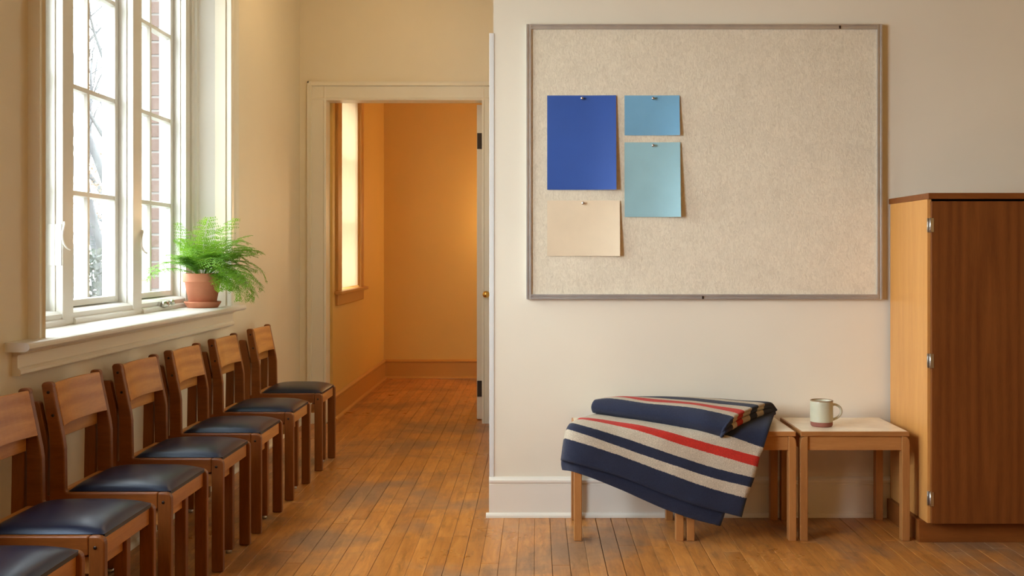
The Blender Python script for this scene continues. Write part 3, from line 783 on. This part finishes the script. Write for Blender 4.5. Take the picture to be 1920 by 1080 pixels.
B = [[(345,185,5.02),(500,205,4.98),(720,240,4.93),(960,285,4.88),(1100,315,4.84),(1215,338,4.80)],
     [(330,185,4.99),(480,208,4.94),(710,248,4.88),(960,298,4.815),(1090,325,4.775),(1200,348,4.747)],
     [(322,150,4.98),(470,170,4.925),(700,200,4.86),(955,240,4.79),(1085,265,4.75),(1212,288,4.722)],
     [(345,112,5.0),(460,104,4.97),(680,136,4.9),(950,160,4.84),(1100,185,4.79),(1262,222,4.76)],
     [(400,100,5.08),(520,96,5.06),(700,124,4.97),(950,141,4.92),(1110,165,4.86),(1290,202,4.80)],
     [(430,96,5.13),(545,90,5.10),(740,108,5.04),(960,128,4.97),(1130,150,4.91),(1330,180,4.84)],
     [(460,95,5.16),(600,92,5.14),(800,104,5.09),(1000,121,5.03),(1180,141,4.96),(1380,162,4.89)],
     [(490,94,5.18),(680,90,5.17),(860,92,5.14),(1060,107,5.09),(1240,126,5.02),(1425,146,4.94)],
     [(510,98,5.195),(720,95,5.195),(960,94,5.19),(1140,102,5.15),(1300,119,5.07),(1470,134,4.99)],
     [(520,112,5.205),(740,112,5.205),(980,110,5.205),(1180,110,5.20),(1360,121,5.14),(1520,129,5.06)],
     [(520,160,5.205),(740,160,5.205),(980,160,5.205),(1190,155,5.205),(1390,152,5.19),(1556,172,5.12)]]
ex = [(7,18,-.012), (5,38,-.006), (-16,46,.022), (4,60,-.006), (5,84,-.002), (-26,98,.05)]
fac = [0, .08, .55, .95, 1, 1, .95, .9, .85, .75, .35]
rows = []
for r, k_ in zip(B, fac):
    x_, y_, d_ = r[-1]
    rows.append([BP(*p) for p in r]+[BP(x_+a*max(k_, .25), y_+b*k_, d_+c*k_) for a, b, c in ex])
patch(rows, 7, 8, .0012, 8).build('folded_layer', wool('striped_wool_folded', [NAVY, NAVY, NAVY, CREAM, RED, CREAM, NAVY, CREAM, NAVY, NAVY]), blanket, solid=.010, solid_off=0)

# ------------------------------------------------------------------ mug
mc = Vector(W(1540.5, 0, 4.94)); mc.z = .480
mug = empty('mug', mc, 'cream glazed pottery mug with bare red clay base on the right low table', 'mug')
r = .0505
MB().lathe([(0, .008), (r-.006, .012), (r-.0055, .114), (r-.003, .117), (r-.0005, .115), (r, .110), (r, .024), (r-.0008, .0215)], mc, 44).build('cup_body', M['glaze'], mug)
MB().lathe([(r-.001, .0225), (r-.0016, .006), (r-.006, .0), (0, .0)], mc, 44).build('clay_base', M['clay'], mug)
MB().lathe([(r-.0052, .1145), (r-.0045, .1172), (r-.002, .1180), (r+.0003, .1165), (r+.0004, .1135), (r-.0002, .1130)], mc, 44).build('rim', M['rim'], mug)
hp = [Vector((mc.x+r-.004, mc.y, mc.z+.094)), Vector((mc.x+r+.012, mc.y-.002, mc.z+.097)), Vector((mc.x+r+.033, mc.y-.004, mc.z+.082)), Vector((mc.x+r+.036, mc.y-.004, mc.z+.060)), Vector((mc.x+r+.022, mc.y-.002, mc.z+.040)), Vector((mc.x+r-.004, mc.y, mc.z+.027))]
MB().tube(spline(hp, 6), .0058, 12).build('handle', M['glaze'], mug)

# ------------------------------------------------------------------ cabinet
cx0, cx1, cyf, ch = 1.690, 2.70, 4.722, 1.520
cab = empty('wooden_cabinet', ((cx0+cx1)/2, 4.98, 0), 'tall wooden cupboard with dark grained door at the right edge', 'cabinet')
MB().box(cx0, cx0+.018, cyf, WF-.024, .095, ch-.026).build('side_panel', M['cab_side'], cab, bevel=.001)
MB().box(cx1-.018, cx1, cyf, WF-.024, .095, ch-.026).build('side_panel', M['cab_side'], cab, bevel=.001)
MB().box(cx0+.018, cx1-.018, cyf, WF-.024, .095, .113).build('bottom_panel', M['cab_x'], cab)
MB().box(cx0+.018, cx1-.018, WF-.034, WF-.024, .095, ch-.026).build('back_panel', M['cab_x'], cab)
MB().box(cx0-.003, cx1+.003, cyf-.024, WF-.012, ch-.026, ch).build('cabinet_top', M['cab_x'], cab, bevel=.0015)
MB().box(cx0-.020, cx1, cyf+.045, WF-.036, 0, .094).build('plinth', M['cab_x'], cab, bevel=.0015)
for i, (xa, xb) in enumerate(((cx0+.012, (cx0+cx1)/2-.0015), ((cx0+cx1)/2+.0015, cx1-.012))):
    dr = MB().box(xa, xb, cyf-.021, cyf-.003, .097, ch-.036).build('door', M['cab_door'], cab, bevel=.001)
    hx = xa-.004 if i == 0 else xb+.004
    for py in (422, 677, 936):
        z = EYE-(py-VY)*4.7/FPX
        hb = MB().cyl((hx, cyf-.018, z-.031), (hx, cyf-.018, z+.031), .0055, 12)
        for q in (-.018, -.006, .006, .018): hb.cyl((hx, cyf-.018, z+q-.0006), (hx, cyf-.018, z+q+.0006), .0062, 12)
        hb.box(hx, hx+(.012 if i == 0 else -.012), cyf-.0235, cyf-.0205, z-.030, z+.030)
        hb.box(hx-.010, hx+.010, cyf-.004, cyf-.0005, z-.030, z+.030)
        hb.build('hinge', M['steel'], dr)

# ------------------------------------------------------------------ potted fern
pc = Vector((-1.814, 5.95, .965))
fern = empty('potted_fern', pc, 'bright green fern in a terracotta pot and saucer on the window board', 'plant')
MB().lathe([(0, 0), (.078, 0), (.082, .004), (.096, .026), (.0985, .031), (.096, .034), (.091, .033), (.080, .012), (0, .010)], pc, 44).build('saucer', M['terracotta'], fern)
MB().lathe([(0, .012), (.068, .012), (.071, .015), (.093, .138), (.101, .139), (.1035, .143), (.106, .182), (.1045, .186), (.097, .186), (.094, .179), (.089, .164), (0, .162)], pc, 44).build('pot', M['terracotta'], fern)
MB().lathe([(0, .174), (.05, .173), (.092, .166), (.092, .162)], pc, 24).build('soil', M['soil'], fern)
R = random.Random(21)
def frond(az, el, L, droop, big=1.0):
    base = pc+Vector((.03*math.cos(az), .03*math.sin(az), .170))
    dirh = Vector((math.cos(az), math.sin(az), 0))
    side = Vector((-math.sin(az), math.cos(az), 0))
    pts = []; p = base.copy(); e = el; n = 20
    sway = R.uniform(-.5, .5)
    for i in range(n+1):
        pts.append(p.copy())
        dh = (dirh+side*sway*(i/n)).normalized()
        p += (dh*math.cos(e)+Vector((0, 0, 1))*math.sin(e))*(L/n)
        e -= droop/n*(0.4+1.2*i/n)
    mb = MB(); mb.tube(pts, [.0017*(1-.75*i/n) for i in range(n+1)], 5)
    npin = 12
    for i in range(npin):
        t = .22+.78*(i+.5)/npin; q = t*n; k_ = min(int(q), n-1)
        c = pts[k_].lerp(pts[k_+1], q-k_); tan = (pts[k_+1]-pts[k_]).normalized()
        sd = tan.cross(Vector((0, 0, 1)));  sd = (sd.normalized() if sd.length > .1 else side.copy())
        up = sd.cross(tan)
        pl = big*L*.24*(math.sin(math.pi*min(1, (1-t)*1.05+.08))**.8)*R.uniform(.85, 1.1)
        for s in (-1, 1):
            pd = (sd*s+tan*.45+up*R.uniform(-.15, .2)-Vector((0, 0, .12))).normalized()
            npn = max(3, int(pl/.0098))
            nrm = pd.cross(tan).normalized(); lat = nrm.cross(pd).normalized()
            mb.add([c-lat*.0009, c+lat*.0009, c+pd*pl*.55-Vector((0, 0, pl*pl*.48))+lat*.0007, c+pd*pl-Vector((0, 0, pl*pl*1.6)), c+pd*pl*.55-Vector((0, 0, pl*pl*.48))-lat*.0007], [(0, 1, 2, 3, 4)])
            for j in range(npn):
                w = pl*(j+.6)/npn; bp = c+pd*w-Vector((0, 0, w*w*1.6))
                ls = (.0130*(1-.58*j/npn))*R.uniform(.8, 1.15)*big
                for s2 in (-1, 1):
                    ld = (lat*s2+pd*.55+nrm*R.uniform(-.35, .35)).normalized(); wv = ld.cross(nrm).normalized()*ls*.42
                    nn = nrm*ls*.10
                    mb.add([bp, bp+ld*ls*.5+wv+nn, bp+ld*ls, bp+ld*ls*.55-wv+nn], [(0, 1, 2, 3)], True)
    return mb
def reach(az):
    c, s = math.cos(az), math.sin(az)
    lim = .40
    if c < 0: lim = min(lim, .155/max(1e-3, -c))
    if s > 0: lim = min(lim, .17/max(1e-3, s))
    # the splayed far lining opens towards the room
    return lim
cnt = 0; tries = 0
specs = [(-.55, .55, .44, 1.9), (-.15, .75, .40, 2.4), (-.95, .7, .40, 1.5), (-1.95, .60, .40, 1.5), (-2.1, .42, .36, 1.3), (-1.65, 1.0, .38, 1.8), (-.3, 1.35, .38, .9), (-1.2, 1.42, .36, .8), (.2, 1.2, .34, 1.2), (-.35, .25, .34, 2.0), (-.05, .30, .33, 2.3), (-.62, .2, .30, 2.0)]
for (az, el, L, dr_) in specs:
    frond(az, el, L, dr_).build('frond', M['leaf'], fern); cnt += 1
for i in range(56):
    az = -2.15+2.7*R.random() if R.random() < .75 else R.uniform(-math.pi, math.pi)
    lim = reach(az)
    el = R.uniform(.25, 1.4); L = R.uniform(.20, .36)
    if lim < .3:
        el = R.uniform(1.05, 1.45); L = min(R.uniform(.2, .34), lim*1.55)
        frond(az, el, L, R.uniform(.3, .9), .85).build('frond', M['leaf'], fern)
    else:
        front = -2.2 < az < -.9
        if front: el = max(el, .85); L *= .85
        frond(az, el, L, R.uniform(.8, 1.25) if front else R.uniform(1.2, 2.5)).build('frond', M['leaf'], fern)

# ------------------------------------------------------------------ outside the window
gz = -1.3
tag(MB().box(-60, -2.3, -20, 70, gz-.2, gz).build('ground_outside', M['ground']), 'pale winter lawn outside the window', None, None, 'structure')
def limb(mb, p, dirv, L, r, depth, R):
    n = 6; pts = [p.copy()]; d = dirv.normalized(); q = p.copy(); kids = []
    for i in range(n):
        d = (d+Vector((R.uniform(-1, 1), R.uniform(-1, 1), R.uniform(-.5, .9)))*.13).normalized()
        q = q+d*(L/n); pts.append(q.copy())
        if i >= 1 and depth > 0: kids.append((q.copy(), d.copy(), i/n))
    mb.tube(pts, [r*(1-.5*i/n) for i in range(n+1)], 6 if depth < 2 else 9)
    if depth > 0:
        for (c, dd, t) in kids:
            if R.random() < .85:
                ax = Vector((R.uniform(-1, 1), R.uniform(-1, 1), R.uniform(.0, .9)))
                limb(mb, c, dd*.55+ax.normalized()*.8, L*R.uniform(.45, .68), r*(1-.5*t)*.52, depth-1, R)
for (px, d, sd, lab, r0) in ((160, 15.0, 4, 'bare pale tree nearest outside the window', .11), (212, 30.0, 9, 'bare tree farther off, seen behind the nearer one', .16)):
    base = W(px, VY, d); base.z = gz
    Rr = random.Random(sd)
    t = empty('bare_tree', base, lab, 'tree', 'bare trees outside the window')
    tr = MB(); limb(tr, base, Vector((.10, 0, 1)), 3.4, r0, 0, Rr)
    tr.build('trunk', M['bark'], t)
    top = Vector(tr.v[-4]); br = MB()
    for i in range(5):
        limb(br, base+Vector((.10, 0, 1)).normalized()*(1.7+i*.42), Vector((Rr.uniform(-.8, .9), Rr.uniform(-.5, .5), 1.0)), 3.2-i*.2, r0*.55, 3, Rr)
    br.build('branches', M['bark'], t)
def shrub(px, d, h, w, mat, label, seed, n):
    base = W(px, VY, d); base.z = gz
    t = empty('shrub', base, label, 'shrub', 'shrubs outside the window'); Rr = random.Random(seed)
    st = MB()
    for i in range(14):
        a = Rr.uniform(0, 6.28); tip = base+Vector((math.cos(a)*w*.7*Rr.random(), math.sin(a)*w*.7*Rr.random(), h*Rr.uniform(.6, 1)))
        st.tube([base+Vector((math.cos(a)*.08, math.sin(a)*.08, 0)), base.lerp(tip, .5)+Vector((0, 0, .1)), tip], [.02, .013, .005], 5)
    st.build('stems', M['bark'], t)
    lf_ = MB()
    for i in range(n):
        a = Rr.uniform(0, 6.28); rr = w*math.sqrt(Rr.random()); z = h*(.15+.85*Rr.random())
        rr *= math.sqrt(max(.05, 1-((z/h-.55)/.55)**2))
        c = base+Vector((math.cos(a)*rr, math.sin(a)*rr, z)); s_ = Rr.uniform(.02, .045)
        u = Vector((Rr.uniform(-1, 1), Rr.uniform(-1, 1), Rr.uniform(-1, 1))).normalized(); v = u.orthogonal().normalized()
        lf_.add([c-u*s_, c+v*s_*.5, c+u*s_, c-v*s_*.5], [(0, 1, 2, 3)])
    lf_.build('leaves', mat, t)
shrub(150, 9.6, 2.15, .42, M['hedge_leaf'], 'pale green shrub low outside the window, left of its neighbour', 31, 2600)
shrub(190, 10.9, 2.6, .5, M['hedge_leaf'], 'dense grey green shrub outside the middle sash', 32, 4000)
shrub(185, 22.5, 4.6, 1.6, M['autumn_leaf'], 'taller shrub with dry tan leaves behind the green ones', 33, 4000)
print('planks', nplank)
